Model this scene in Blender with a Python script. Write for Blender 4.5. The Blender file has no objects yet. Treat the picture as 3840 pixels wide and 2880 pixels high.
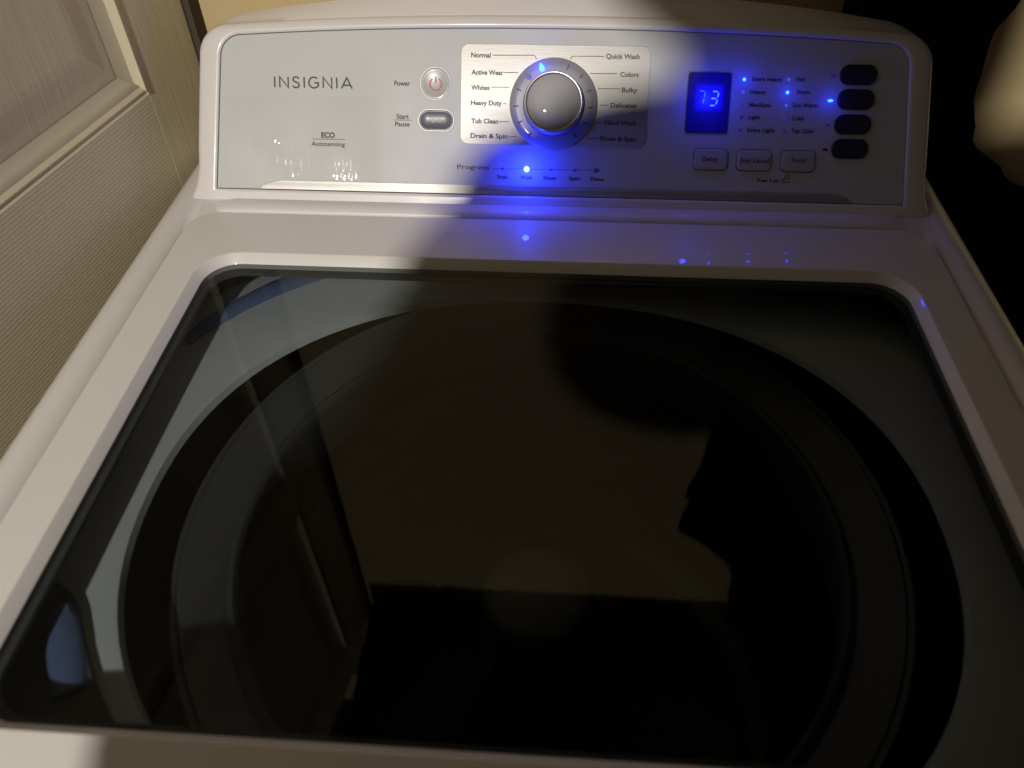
import bpy, bmesh, math, random
from mathutils import Vector, Matrix
R = math.radians
C = bpy.context.scene.collection
scn = bpy.context.scene
random.seed(7)

# ------------------------------------------------------------------ camera
cd = bpy.data.cameras.new('camera')
cam = bpy.data.objects.new('camera', cd); C.objects.link(cam)
ax_r = Vector((0.99784, 0.06469, -0.01178)); ax_u = Vector((-0.03815, 0.7154, 0.69767))
ax_f = Vector((-0.05356, 0.69572, -0.71632))
m = Matrix((ax_r, ax_u, -ax_f)).transposed().to_4x4()
m.translation = Vector((0.0103, 0.0, 0.3795))
cam.matrix_world = m
cd.sensor_width = 36.0; cd.lens = 27.28; cd.clip_start = 0.01; cd.clip_end = 50
cd.dof.use_dof = True; cd.dof.focus_distance = 0.70; cd.dof.aperture_fstop = 5.0
scn.camera = cam

# ------------------------------------------------------------------ world (very dim warm indoor ambience)
w = bpy.data.worlds.new('World'); scn.world = w; w.use_nodes = True
bg = w.node_tree.nodes['Background']
bg.inputs[0].default_value = (1.0, 0.83, 0.74, 1); bg.inputs[1].default_value = 0.030

# ------------------------------------------------------------------ the one lit lamp of the room, behind and left of the photographer
ld = bpy.data.lights.new('room_lamp', 'POINT'); ld.energy = 160; ld.color = (1.0, 0.925, 0.82)
ld.shadow_soft_size = 0.034
lo = bpy.data.objects.new('room_lamp', ld); C.objects.link(lo); lo.location = (-0.33, -1.4, 1.35)

scn.view_settings.view_transform = 'Standard'; scn.view_settings.look = 'None'
scn.view_settings.exposure = 0; scn.view_settings.gamma = 1
scn.cycles.max_bounces = 10; scn.cycles.transparent_max_bounces = 12
scn.cycles.caustics_reflective = False; scn.cycles.caustics_refractive = False
scn.cycles.sample_clamp_indirect = 4

# ------------------------------------------------------------------ helpers
def mesh_obj(name, verts, faces, mat=None, parent=None, smooth=True, autosmooth=40):
    me = bpy.data.meshes.new(name); me.from_pydata([tuple(v) for v in verts], [], faces); me.update()
    return link(name, me, mat, parent, smooth, autosmooth)
def link(name, me, mat=None, parent=None, smooth=True, ang=40):
    bm = bmesh.new(); bm.from_mesh(me); bmesh.ops.recalc_face_normals(bm, faces=bm.faces)
    for f in bm.faces: f.smooth = smooth
    if smooth:
        for e in bm.edges:
            if len(e.link_faces) == 2 and e.calc_face_angle(0) > R(ang): e.smooth = False
    bm.to_mesh(me); bm.free()
    o = bpy.data.objects.new(name, me); C.objects.link(o)
    if mat: me.materials.append(mat)
    if parent: o.parent = parent
    return o
def empty(name, loc, label, cat, group=None):
    o = bpy.data.objects.new(name, None); C.objects.link(o); o.location = loc
    o['label'] = label; o['category'] = cat
    if group: o['group'] = group
    return o
def tag(o, label, cat=None):
    o['label'] = label
    if cat: o['category'] = cat
    return o
def adopt(parent):
    """parent every unparented child made in world coordinates, keeping its place"""
    pass
def loft(loops, close_first=False, close_last=False):
    n = len(loops[0]); V = []; F = []
    for l in loops: V += [tuple(p) for p in l]
    for a in range(len(loops) - 1):
        for i in range(n):
            j = (i + 1) % n
            F.append((a*n+i, a*n+j, (a+1)*n+j, (a+1)*n+i))
    if close_first: F.append(tuple(range(n-1, -1, -1)))
    if close_last: F.append(tuple((len(loops)-1)*n + i for i in range(n)))
    return V, F
def rrect2(x0, x1, y0, y1, r, seg=10, side=6):
    """rounded rectangle, constant count of points"""
    P = []
    cs = [(x1-r, y0+r, -90), (x1-r, y1-r, 0), (x0+r, y1-r, 90), (x0+r, y0+r, 180)]
    for k, (cx, cy, a0) in enumerate(cs):
        for i in range(seg+1):
            a = R(a0 + 90*i/seg); P.append((cx + r*math.cos(a), cy + r*math.sin(a)))
        nx, ny, na = cs[(k+1) % 4]
        a = R(na); q = (nx + r*math.cos(a), ny + r*math.sin(a)); p = P[-1]
        for i in range(1, side): P.append((p[0]+(q[0]-p[0])*i/side, p[1]+(q[1]-p[1])*i/side))
    return P
def zl(P, z): return [(x, y, z) for x, y in P]
def box(x0, x1, y0, y1, z0, z1, r=0.0):
    me = bpy.data.meshes.new('b'); bm = bmesh.new()
    bmesh.ops.create_cube(bm, size=1.0)
    for v in bm.verts:
        v.co = Vector(((x0+x1)/2 + v.co.x*(x1-x0), (y0+y1)/2 + v.co.y*(y1-y0), (z0+z1)/2 + v.co.z*(z1-z0)))
    if r: bmesh.ops.bevel(bm, geom=bm.edges[:], offset=r, segments=3, profile=0.5, affect='EDGES')
    bm.to_mesh(me); bm.free(); return me

# control-panel frame: u to the right, v up the slope, w out of the panel
TILT = R(33); PB = Vector((0, 0.594, 0.006))
PU = Vector((1, 0, 0)); PV = Vector((0, math.sin(TILT), math.cos(TILT))); PN = Vector((0, -math.cos(TILT), math.sin(TILT)))
def P(u, v, w=0.0): return PB + PU*u + PV*v + PN*w

# ------------------------------------------------------------------ materials
def nmat(name):
    mt = bpy.data.materials.new(name); mt.use_nodes = True
    nt = mt.node_tree; return mt, nt, nt.nodes['Principled BSDF']
def mat(name, col, rough=0.5, metal=0.0, coat=0.0, coat_r=0.08, bump=0.0, bscale=200, var=0.0, vscale=20, rvar=0.0, spec=0.5):
    mt, nt, b = nmat(name)
    b.inputs['Base Color'].default_value = (*col, 1); b.inputs['Roughness'].default_value = rough
    b.inputs['Metallic'].default_value = metal; b.inputs['Coat Weight'].default_value = coat
    b.inputs['Coat Roughness'].default_value = coat_r; b.inputs['Specular IOR Level'].default_value = spec
    tc = nt.nodes.new('ShaderNodeTexCoord')
    if var:
        n = nt.nodes.new('ShaderNodeTexNoise'); n.inputs['Scale'].default_value = vscale; n.inputs['Detail'].default_value = 5
        nt.links.new(tc.outputs['Object'], n.inputs['Vector'])
        mx = nt.nodes.new('ShaderNodeMix'); mx.data_type = 'RGBA'
        mx.inputs['A'].default_value = (*[c*(1-var) for c in col], 1); mx.inputs['B'].default_value = (*[min(1, c*(1+var)) for c in col], 1)
        nt.links.new(n.outputs['Fac'], mx.inputs['Factor']); nt.links.new(mx.outputs['Result'], b.inputs['Base Color'])
    if rvar:
        n = nt.nodes.new('ShaderNodeTexNoise'); n.inputs['Scale'].default_value = 14; n.inputs['Detail'].default_value = 6
        nt.links.new(tc.outputs['Object'], n.inputs['Vector'])
        mr = nt.nodes.new('ShaderNodeMapRange'); mr.inputs['To Min'].default_value = max(0.02, rough-rvar); mr.inputs['To Max'].default_value = rough+rvar
        mr.inputs['From Min'].default_value = 0.3; mr.inputs['From Max'].default_value = 0.7
        nt.links.new(n.outputs['Fac'], mr.inputs['Value']); nt.links.new(mr.outputs['Result'], b.inputs['Roughness'])
    if bump:
        n = nt.nodes.new('ShaderNodeTexNoise'); n.inputs['Scale'].default_value = bscale; n.inputs['Detail'].default_value = 4
        nt.links.new(tc.outputs['Object'], n.inputs['Vector'])
        bp = nt.nodes.new('ShaderNodeBump'); bp.inputs['Strength'].default_value = bump; bp.inputs['Distance'].default_value = 0.001
        nt.links.new(n.outputs['Fac'], bp.inputs['Height']); nt.links.new(bp.outputs['Normal'], b.inputs['Normal'])
    return mt
def emit(name, col, st, base=(0.02, 0.02, 0.03)):
    mt, nt, b = nmat(name)
    b.inputs['Base Color'].default_value = (*base, 1); b.inputs['Roughness'].default_value = 0.25
    b.inputs['Emission Color'].default_value = (*col, 1); b.inputs['Emission Strength'].default_value = st
    return mt

M = {}
M['white'] = mat('white_enamel', (0.69, 0.68, 0.665), 0.42, coat=0.35, coat_r=0.03, var=0.03, vscale=9, rvar=0.06)
M['plastic'] = mat('white_plastic', (0.72, 0.70, 0.70), 0.36, coat=0.25, coat_r=0.12, var=0.02, vscale=12, rvar=0.05)
M['fascia'] = mat('silver_grey_fascia', (0.535, 0.555, 0.565), 0.46, coat=0.0, coat_r=0.1, var=0.03, vscale=16, rvar=0.06)
M['groove'] = mat('dark_groove', (0.05, 0.05, 0.06), 0.7)
M['ink'] = mat('grey_ink', (0.075, 0.075, 0.085), 0.6)
M['red_ink'] = mat('red_ink', (0.62, 0.10, 0.13), 0.5)
M['button'] = mat('button_grey', (0.47, 0.47, 0.48), 0.3, coat=0.3, var=0.02)
M['pill'] = mat('button_slate', (0.13, 0.13, 0.155), 0.35, coat=0.15, coat_r=0.15)
M['navy'] = mat('button_navy', (0.012, 0.012, 0.040), 0.4)
M['chrome'] = mat('satin_chrome', (0.34, 0.34, 0.34), 0.42, metal=1.0)
M['knobrim'] = mat('dial_rim_grey', (0.45, 0.45, 0.48), 0.3, metal=0.8)
M['knobring'] = mat('smoky_ring', (0.30, 0.30, 0.34), 0.3, coat=0.3)
M['knob'] = mat('knob_grey', (0.42, 0.42, 0.48), 0.42, coat=0.5, coat_r=0.03)
M['frit'] = mat('dark_border', (0.11, 0.112, 0.115), 0.5)
M['tubring'] = mat('tub_white', (0.66, 0.69, 0.70), 0.5, var=0.10, vscale=26)
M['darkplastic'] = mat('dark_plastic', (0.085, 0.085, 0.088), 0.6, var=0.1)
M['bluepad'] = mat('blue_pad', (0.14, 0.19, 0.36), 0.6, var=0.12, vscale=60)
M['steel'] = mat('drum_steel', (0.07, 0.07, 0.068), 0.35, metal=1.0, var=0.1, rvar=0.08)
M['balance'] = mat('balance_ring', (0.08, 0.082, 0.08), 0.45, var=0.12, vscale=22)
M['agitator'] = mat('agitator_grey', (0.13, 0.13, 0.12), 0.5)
M['wall'] = mat('cream_wall', (0.60, 0.475, 0.26), 0.75, bump=0.35, bscale=160, var=0.05, vscale=30)
M['floor'] = mat('floor_dark', (0.06, 0.045, 0.035), 0.6, var=0.2)
M['gap'] = mat('dark_gap', (0.06, 0.047, 0.035), 0.8)  # dark colour as the shade of the door gap; hooks share it
M['coat'] = mat('dark_cloth', (0.010, 0.0095, 0.014), 0.95, bump=0.6, bscale=300, spec=0.1)
M['shelf'] = mat('dark_shelf', (0.012, 0.010, 0.009), 0.7, spec=0.2)
M['skin'] = mat('skin', (0.5, 0.3, 0.22), 0.5)
M['hair'] = mat('hair', (0.02, 0.015, 0.012), 0.5)
M['shirt'] = mat('shirt', (0.02, 0.02, 0.025), 0.85)
M['phone'] = mat('phone_black', (0.01, 0.01, 0.012), 0.3)

# brushed aluminium (fine horizontal streaks)
mt, nt, b = nmat('brushed_aluminium')
b.inputs['Metallic'].default_value = 1.0; b.inputs['Base Color'].default_value = (0.50, 0.495, 0.485, 1); b.inputs['Roughness'].default_value = 0.5
b.inputs['Anisotropic'].default_value = 0.5
tc = nt.nodes.new('ShaderNodeTexCoord'); mp = nt.nodes.new('ShaderNodeMapping'); mp.inputs['Scale'].default_value = (14, 900, 900)
n = nt.nodes.new('ShaderNodeTexNoise'); n.inputs['Scale'].default_value = 3; n.inputs['Detail'].default_value = 3
nt.links.new(tc.outputs['Object'], mp.inputs['Vector']); nt.links.new(mp.outputs['Vector'], n.inputs['Vector'])
mr = nt.nodes.new('ShaderNodeMapRange'); mr.inputs['To Min'].default_value = 0.46; mr.inputs['To Max'].default_value = 0.58
nt.links.new(n.outputs['Fac'], mr.inputs['Value']); nt.links.new(mr.outputs['Result'], b.inputs['Roughness'])
bp = nt.nodes.new('ShaderNodeBump'); bp.inputs['Strength'].default_value = 0.12; bp.inputs['Distance'].default_value = 0.0004
nt.links.new(n.outputs['Fac'], bp.inputs['Height']); nt.links.new(bp.outputs['Normal'], b.inputs['Normal'])
M['brushed'] = mt

# thin clear sheets: dimmed light passes straight through, the surface mirrors by angle (same from both faces)
def sheet(name, tint, f0, rough):
    mt = bpy.data.materials.new(name); mt.use_nodes = True; nt = mt.node_tree
    for x in list(nt.nodes): nt.nodes.remove(x)
    out = nt.nodes.new('ShaderNodeOutputMaterial'); tr = nt.nodes.new('ShaderNodeBsdfTransparent'); tr.inputs[0].default_value = (*tint, 1)
    gl = nt.nodes.new('ShaderNodeBsdfGlossy'); gl.inputs['Roughness'].default_value = rough
    ge = nt.nodes.new('ShaderNodeNewGeometry'); dt = nt.nodes.new('ShaderNodeVectorMath'); dt.operation = 'DOT_PRODUCT'
    nt.links.new(ge.outputs['Normal'], dt.inputs[0]); nt.links.new(ge.outputs['Incoming'], dt.inputs[1])
    def m(op, a, b_):
        n = nt.nodes.new('ShaderNodeMath'); n.operation = op
        for i, x in enumerate((a, b_)):
            if isinstance(x, (int, float)): n.inputs[i].default_value = x
            else: nt.links.new(x, n.inputs[i])
        return n.outputs[0]
    c = m('MINIMUM', m('ABSOLUTE', dt.outputs['Value'], 0), 1.0)
    f = m('ADD', m('MULTIPLY', m('POWER', m('SUBTRACT', 1.0, c), 5.0), 1-f0), f0)
    mx = nt.nodes.new('ShaderNodeMixShader')
    nt.links.new(f, mx.inputs[0]); nt.links.new(tr.outputs[0], mx.inputs[1]); nt.links.new(gl.outputs[0], mx.inputs[2])
    nt.links.new(mx.outputs[0], out.inputs[0]); return mt
M['glass'] = sheet('tinted_glass', (0.715, 0.735, 0.745), 0.015, 0.012)
M['film'] = sheet('clear_film', (0.997, 0.997, 0.996), 0.020, 0.085)

# painted moulded door with wood-grain relief (grain runs along local Z or local Y)
def door_mat(name, along, freq=150, st=0.11):
    mt, nt, b = nmat(name)
    b.inputs['Base Color'].default_value = (0.56, 0.49, 0.36, 1); b.inputs['Roughness'].default_value = 0.5
    tc = nt.nodes.new('ShaderNodeTexCoord'); mp = nt.nodes.new('ShaderNodeMapping')
    mp.inputs['Scale'].default_value = (1, freq, 5) if along == 'Z' else (1, 5, freq)
    n = nt.nodes.new('ShaderNodeTexNoise'); n.inputs['Scale'].default_value = 1.0; n.inputs['Detail'].default_value = 3; n.inputs['Distortion'].default_value = 0.6
    nt.links.new(tc.outputs['Object'], mp.inputs['Vector']); nt.links.new(mp.outputs['Vector'], n.inputs['Vector'])
    mrg = nt.nodes.new('ShaderNodeMapRange'); mrg.inputs['From Min'].default_value = 0.35; mrg.inputs['From Max'].default_value = 0.65
    nt.links.new(n.outputs['Fac'], mrg.inputs['Value'])
    if along == 'Y':     # pressed wood-grain ribs, close and nearly parallel
        wv = nt.nodes.new('ShaderNodeTexWave'); wv.wave_type = 'BANDS'; wv.bands_direction = 'Z'; wv.inputs['Scale'].default_value = 95
        wv.inputs['Distortion'].default_value = 4.0; wv.inputs['Detail'].default_value = 2; wv.inputs['Detail Scale'].default_value = 0.12
        nt.links.new(tc.outputs['Object'], wv.inputs['Vector']); ad = nt.nodes.new('ShaderNodeMath'); ad.operation = 'MULTIPLY_ADD'
        nt.links.new(wv.outputs['Fac'], ad.inputs[0]); ad.inputs[1].default_value = 0.9
        lo2 = nt.nodes.new('ShaderNodeMath'); lo2.operation = 'MULTIPLY'; nt.links.new(mrg.outputs['Result'], lo2.inputs[0]); lo2.inputs[1].default_value = 0.5
        nt.links.new(lo2.outputs[0], ad.inputs[2])
    bp = nt.nodes.new('ShaderNodeBump'); bp.inputs['Strength'].default_value = st; bp.inputs['Distance'].default_value = 0.0012
    nt.links.new(ad.outputs[0] if along == 'Y' else mrg.outputs['Result'], bp.inputs['Height']); nt.links.new(bp.outputs['Normal'], b.inputs['Normal'])
    n2 = nt.nodes.new('ShaderNodeTexNoise'); n2.inputs['Scale'].default_value = 7
    nt.links.new(tc.outputs['Object'], n2.inputs['Vector'])
    mix = nt.nodes.new('ShaderNodeMix'); mix.data_type = 'RGBA'; mix.inputs['A'].default_value = (0.63, 0.565, 0.395, 1); mix.inputs['B'].default_value = (0.68, 0.615, 0.44, 1)
    nt.links.new(n2.outputs['Fac'], mix.inputs['Factor']); nt.links.new(mix.outputs['Result'], b.inputs['Base Color'])
    return mt
M['door_v'] = door_mat('door_grain_upright', 'Z'); M['door_h'] = door_mat('door_grain_level', 'Y', 120, 0.13)
M['door_plain'] = mat('door_paint', (0.68, 0.615, 0.44), 0.45)

# ------------------------------------------------------------------ setting
def struct(name, me_or_vf, mt, smooth=False):
    o = link(name, me_or_vf, mt, None, smooth); o['kind'] = 'structure'; return o
FZ = -0.93
struct('floor', box(-2.2, 2.2, -2.6, 0.745, FZ-0.1, FZ), M['floor'])
bw = struct('back_wall', box(-1.0, 1.3, 0.745, 0.845, FZ, 1.5), M['wall'])

# moulded door standing open along the machine's left side
DA = R(10)
door = empty('panel_door', (-0.342, 0.722, FZ), 'cream moulded panel door with wood grain relief standing left of the washer', 'door')
door.rotation_euler = (0, 0, -DA)            # local Y runs along the door, local X faces the machine
def dl(y0, y1, z0, z1, x0, x1, r=0.0): return box(x0, x1, y0, y1, z0-FZ, z1-FZ, r)
DW = 0.76
link('door_core', dl(-DW, 0.0, FZ+0.01, 1.08, -0.034, -0.008), M['door_plain'], door, False)
sty = 0.083
rails = [(FZ+0.01, FZ+0.22), (-0.17, 0.07), (0.47, 0.55), (0.98, 1.08)]
# stiles and rails carry their own grain direction
link('stile', dl(-sty, -0.0005, FZ+0.01, 1.08, -0.0075, 0.0), M['door_v'], door, False)
link('stile', dl(-DW, -DW+sty, FZ+0.01, 1.08, -0.0075, 0.0), M['door_v'], door, False)
for (a, b_) in rails:
    link('rail', dl(-DW+sty+0.0004, -sty-0.0004, a, b_, -0.0075, -0.0002), M['door_h'], door, False)
# raised panels with a sloped moulding frame
panels = [(rails[0][1], rails[1][0]), (rails[1][1], rails[2][0]), (rails[2][1], rails[3][0])]
for (z0, z1) in panels:
    y0, y1 = -DW+sty, -sty
    # moulding: upright sides carry a crisp bead, level sides a flatter double ridge, so the corners step as cut joints
    pu = [(0.0, 0.0), (0.002, 0.0018), (0.0048, 0.0024), (0.0068, -0.0010), (0.0092, -0.0042), (0.0140, -0.0048), (0.026, -0.0048)]
    pl_ = [(0.0, 0.0), (0.003, -0.0016), (0.0060, 0.0001), (0.0095, -0.0022), (0.0125, -0.0018), (0.0170, -0.0036), (0.026, -0.0046)]
    def eight(y0, y1, z0, z1, iu, il, xu, xl):
        a, b2, c, d = y0+iu, y1-iu, z0+il-FZ, z1-il-FZ
        return [(xl, a, c), (xl, b2, c), (xu, b2+1e-5, c), (xu, b2+1e-5, d), (xl, b2, d), (xl, a, d), (xu, a-1e-5, d), (xu, a-1e-5, c)]
    V, F = loft([eight(y0, y1, z0, z1, pu[k][0], pl_[k][0], pu[k][1], pl_[k][1]) for k in range(len(pu))])
    mesh_obj('moulding', V, F, M['door_plain'], door, True, 35)
    prof = [(0.0225, -0.0056), (0.028, -0.0050), (0.036, -0.0043), (0.046, -0.0027), (0.054, -0.0016), (0.060, -0.0012)]
    loops = []
    for (ins, x) in prof:
        yy0, yy1, zz0, zz1 = y0+ins, y1-ins, z0+ins-FZ, z1-ins-FZ
        loops.append([(x, yy0, zz0), (x, yy1, zz0), (x, yy1, zz1), (x, yy0, zz1)])
    V, F = loft(loops, close_last=True); mesh_obj('raised_panel', V, F, M['door_v'], door, True, 3)
# dark strip added as the shade in the gap between door edge and wall
tag(link('gap_shade_strip', box(-0.44, -0.336, 0.7235, 0.7445, FZ, 1.3), M['gap'], None, False),
    'narrow dark strip standing in for the shaded gap between cream door and yellow wall', 'shade strip')

# dark shelf above, seen only as a reflection in the lid
sh = empty('wall_shelf', (0.0, 0.74, 1.0), 'dark shelf on the wall above, mirrored in the lid glass', 'shelf')
o = link('shelf_board', box(-0.33, 0.94, -0.33, 0.004, 0.0, 0.025), M['shelf'], sh, False)
for x in (-0.2, 0.3):
    link('bracket', box(x, x+0.02, -0.25, 0.004, -0.02, -0.0005), M['shelf'], sh, False)

# dark clothes hanging on the wall right of the machine: thick folded cloth, outline by height
def garment(name, loc, label, prof, z_thin, ph, group):
    root = empty(name, loc, label, 'coat', group)
    fine = []
    for a, b_ in zip(prof, prof[1:]):            # smooth the outline between its measured heights
        for k in range(4):
            t = k/4; q = t*t*(3-2*t); fine.append((a[0]+(b_[0]-a[0])*t, a[1]+(b_[1]-a[1])*q, a[2]+(b_[2]-a[2])*q))
    fine.append(prof[-1]); loops = []
    for (z, xl, xr) in fine:
        L = []; nn = 64; c = (xl+xr)/2; hw = (xr-xl)/2
        th = 0.014 + 0.034*min(1, max(0, (z-z_thin)/0.12))
        for i in range(nn):
            a = 2*math.pi*i/nn; ca, sa = math.cos(a), math.sin(a)
            fold = th*0.28*math.sin(7*ca*hw/0.16 + z*5 + ph) if sa < 0 else 0
            y = 0.7405 - th + th*0.85*math.copysign(abs(sa)**0.6, sa) + fold
            L.append((c + hw*math.copysign(abs(ca)**0.8, ca) - loc[0], min(y, 0.743) - loc[1], z - loc[2]))
        loops.append(L)
    V, F = loft(loops, True, True); mesh_obj('coat_cloth', V, F, M['coat'], root, True, 60)
    link('hook', box(-0.02, 0.02, -0.01, 0.04, 0.03, 0.049, 0.004), M['gap'], root, False)
    return root
garment('hanging_coat', (0.4, 0.70, 0.95), 'long dark coat hanging behind the right end of the console, hem flared in place of shade',
       [(-0.60, 0.42, 0.74), (-0.42, 0.40, 0.70), (-0.30, 0.385, 0.66), (-0.15, 0.375, 0.605), (-0.08, 0.362, 0.545), (-0.04, 0.315, 0.455), (0.0, 0.265, 0.408), (0.05, 0.255, 0.391), (0.10, 0.252, 0.385), (0.13, 0.250, 0.395), (0.15, 0.246, 0.42), (0.19, 0.234, 0.47), (0.235, 0.205, 0.53),  # low hem flared wide to darken wall that lies in shade
        (0.262, 0.188, 0.55), (0.275, 0.192, 0.56), (0.285, 0.222, 0.58), (0.34, 0.205, 0.60), (0.36, 0.222, 0.60), (0.45, 0.226, 0.62), (0.55, 0.224, 0.63), (0.60, 0.214, 0.63), (0.628, 0.212, 0.62),
        (0.645, 0.235, 0.61), (0.67, 0.285, 0.58), (0.72, 0.312, 0.54), (0.80, 0.325, 0.50), (0.9, 0.335, 0.47), (0.985, 0.36, 0.43)], 0.14, 0.0, 'dark clothes hanging on the wall')
garment('hanging_coat', (0.82, 0.70, 0.95), 'shorter dark coat hanging at the far right above the bare patch of wall',
       [(0.115, 0.435, 1.08), (0.14, 0.43, 1.10), (0.20, 0.50, 1.10), (0.30, 0.54, 1.10), (0.50, 0.54, 1.09), (0.65, 0.50, 1.07), (0.80, 0.46, 1.03), (0.90, 0.46, 0.98), (0.985, 0.52, 0.86)], 0.14, 2.0, 'dark clothes hanging on the wall')

# ------------------------------------------------------------------ washing machine
wm = empty('washing_machine', (0.003, 0.36, FZ), 'white top-loading washing machine with dark tinted lid glass and lit blue display', 'washing machine')
WO = Vector(wm.location)
def wpart(name, V, F, mt, parent=None, smooth=True, ang=40, label=None):
    p = parent or wm
    V = [tuple(Vector(v) - WO) for v in V]
    o = mesh_obj(name, V, F, mt, p, smooth, ang)
    if label: o['label'] = label
    return o
def wmesh(name, me, mt, parent=None, smooth=True, ang=40, label=None):
    for v in me.vertices: v.co -= WO
    o = link(name, me, mt, parent or wm, smooth, ang)
    if label: o['label'] = label
    return o

CX = 0.003
def rr(hx, y0, y1, r): return rrect2(CX-hx, CX+hx, y0, y1, r)
# cabinet body
V, F = loft([zl(rr(0.335, 0.03, 0.69, 0.03), FZ+0.03), zl(rr(0.342, 0.022, 0.70, 0.03), FZ+0.05), zl(rr(0.342, 0.022, 0.70, 0.03), -0.0405)], True, False)
wpart('cabinet', V, F, M['white'])
# top deck: a frame round the lid, soft outer edge
V, F = loft([zl(rr(0.3465, 0.016, 0.704, 0.032), -0.04), zl(rr(0.3470, 0.0155, 0.7045, 0.032), -0.020), zl(rr(0.3455, 0.017, 0.703, 0.031), -0.0105),
             zl(rr(0.3425, 0.020, 0.700, 0.030), -0.0045), zl(rr(0.3375, 0.025, 0.695, 0.029), -0.0008), zl(rr(0.3315, 0.031, 0.69, 0.028), 0.0008),
             zl(rr(0.3265, 0.040, 0.68, 0.028), 0.0004), zl(rr(0.3225, 0.060, 0.60, 0.028), -0.0022),
             zl(rr(0.3190, 0.067, 0.5705, 0.027), -0.0050), zl(rr(0.3178, 0.0682, 0.5697, 0.026), -0.0075), zl(rr(0.3178, 0.0682, 0.5697, 0.026), -0.03)])
wpart('top_deck', V, F, M['white'], ang=60)
# rounded bar covering the hinge, between lid and console
nx = 40; loops = []
for i in range(nx+1):
    t = i/nx; x = CX - 0.300 + 0.602*t
    e = min(1, min(t, 1-t)*nx/1.5 + 0.35)
    loops.append([(x, 0.5722 + 0.019*(1-math.cos(math.pi*k/10))/2, -0.007 + 0.0062*e*math.sin(math.pi*k/10)**0.7 + 0.002*k/10) for k in range(11)])
V = [p for l in loops for p in l]; F = [(a*11+k, a*11+k+1, (a+1)*11+k+1, (a+1)*11+k) for a in range(nx) for k in range(10)]
F += [tuple(range(11)), tuple(nx*11 + k for k in range(10, -1, -1))]
wpart('hinge_cover', V, F, M['plastic'])

# lid frame
V, F = loft([zl(rr(0.3155, 0.0705, 0.5672, 0.025), -0.022), zl(rr(0.3155, 0.0705, 0.5672, 0.025), -0.0045), zl(rr(0.3150, 0.0710, 0.5667, 0.0245), -0.0018),
             zl(rr(0.3135, 0.0725, 0.5650, 0.024), -0.0003), zl(rr(0.310, 0.076, 0.5615, 0.024), 0.0),
             zl(rr(0.2845, 0.1245, 0.5085, 0.033), 0.0), zl(rr(0.2839, 0.1251, 0.5079, 0.0325), -0.00025),
             zl(rr(0.2786, 0.1300, 0.5016, 0.027), -0.0062), zl(rr(0.2782, 0.1304, 0.5012, 0.0266), -0.0068), zl(rr(0.2782, 0.1304, 0.5012, 0.0266), -0.016),
             zl(rr(0.305, 0.09, 0.55, 0.025), -0.018)])
lid = wpart('lid', V, F, M['white'], ang=16)
V, F = loft([zl(rr(0.2779, 0.1307, 0.5009, 0.0263), -0.0104), zl(rr(0.2779, 0.1307, 0.5009, 0.0263), -0.0066), zl(rr(0.2773, 0.1313, 0.5003, 0.026), -0.0062)], True, True)
wpart('lid_glass', V, F, M['glass'], lid, False, label='dark tinted glass pane')
V, F = loft([zl(rr(0.2780, 0.1306, 0.5010, 0.0264), -0.0112), zl(rr(0.2735, 0.1350, 0.4955, 0.0235), -0.0112), zl(rr(0.2730, 0.1355, 0.4950, 0.0235), -0.0142), zl(rr(0.2780, 0.1306, 0.5010, 0.0264), -0.0142)])
wpart('glass_border', V, F, M['frit'], lid, ang=30)

# inside: dark under-deck, white tub ring, drum, agitator
def sell(a, b, cy, n, z, cnt=96):
    L = []
    for i in range(cnt):
        t = 2*math.pi*i/cnt; c, s = math.cos(t), math.sin(t)
        L.append((CX + a*math.copysign(abs(c)**(2/n), c), cy + b*math.copysign(abs(s)**(2/n), s), z))
    return L
tub = wpart('tub_cover', *loft([sell(0.345, 0.310, 0.300, 3.0, -0.058), sell(0.336, 0.298, 0.300, 2.5, -0.050), sell(0.322, 0.284, 0.299, 2.4, -0.047), sell(0.272, 0.229, 0.297, 2.25, -0.043),
             sell(0.264, 0.221, 0.297, 2.2, -0.045), sell(0.262, 0.219, 0.297, 2.2, -0.050), sell(0.268, 0.229, 0.297, 2.2, -0.058), sell(0.274, 0.243, 0.297, 2.2, -0.067)]), M['tubring'], ang=50)
o = wpart('under_deck', *loft([zl(rr(0.3165, 0.069, 0.569, 0.026), -0.0305), zl(rr(0.3165, 0.069, 0.569, 0.026), -0.0685), zl(rr(0.30, 0.085, 0.555, 0.026), -0.0690)], False, True), M['darkplastic'], ang=50)
# the under_deck floor is cut by the drum: replaced by an annular floor
bpy.data.objects.remove(o)
ring_in = [(CX + 0.30*math.cos(2*math.pi*i/96), 0.31 + 0.24*math.sin(2*math.pi*i/96), -0.069) for i in range(96)]
def rr96(hx, y0, y1, z):
    L = []
    for i in range(96):
        t = 2*math.pi*i/96; c, s = math.cos(t), math.sin(t)
        L.append((CX + hx*math.copysign(abs(c)**0.22, c), (y0+y1)/2 + (y1-y0)/2*math.copysign(abs(s)**0.22, s), z))
    return L
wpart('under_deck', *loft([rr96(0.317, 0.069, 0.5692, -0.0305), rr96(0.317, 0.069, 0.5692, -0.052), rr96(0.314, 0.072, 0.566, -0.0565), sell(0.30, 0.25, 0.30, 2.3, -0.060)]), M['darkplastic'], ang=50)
DY = 0.318
def circ(r, z, cy=DY, cnt=96): return [(CX + r*math.cos(2*math.pi*i/cnt), cy + r*math.sin(2*math.pi*i/cnt), z) for i in range(cnt)]
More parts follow.
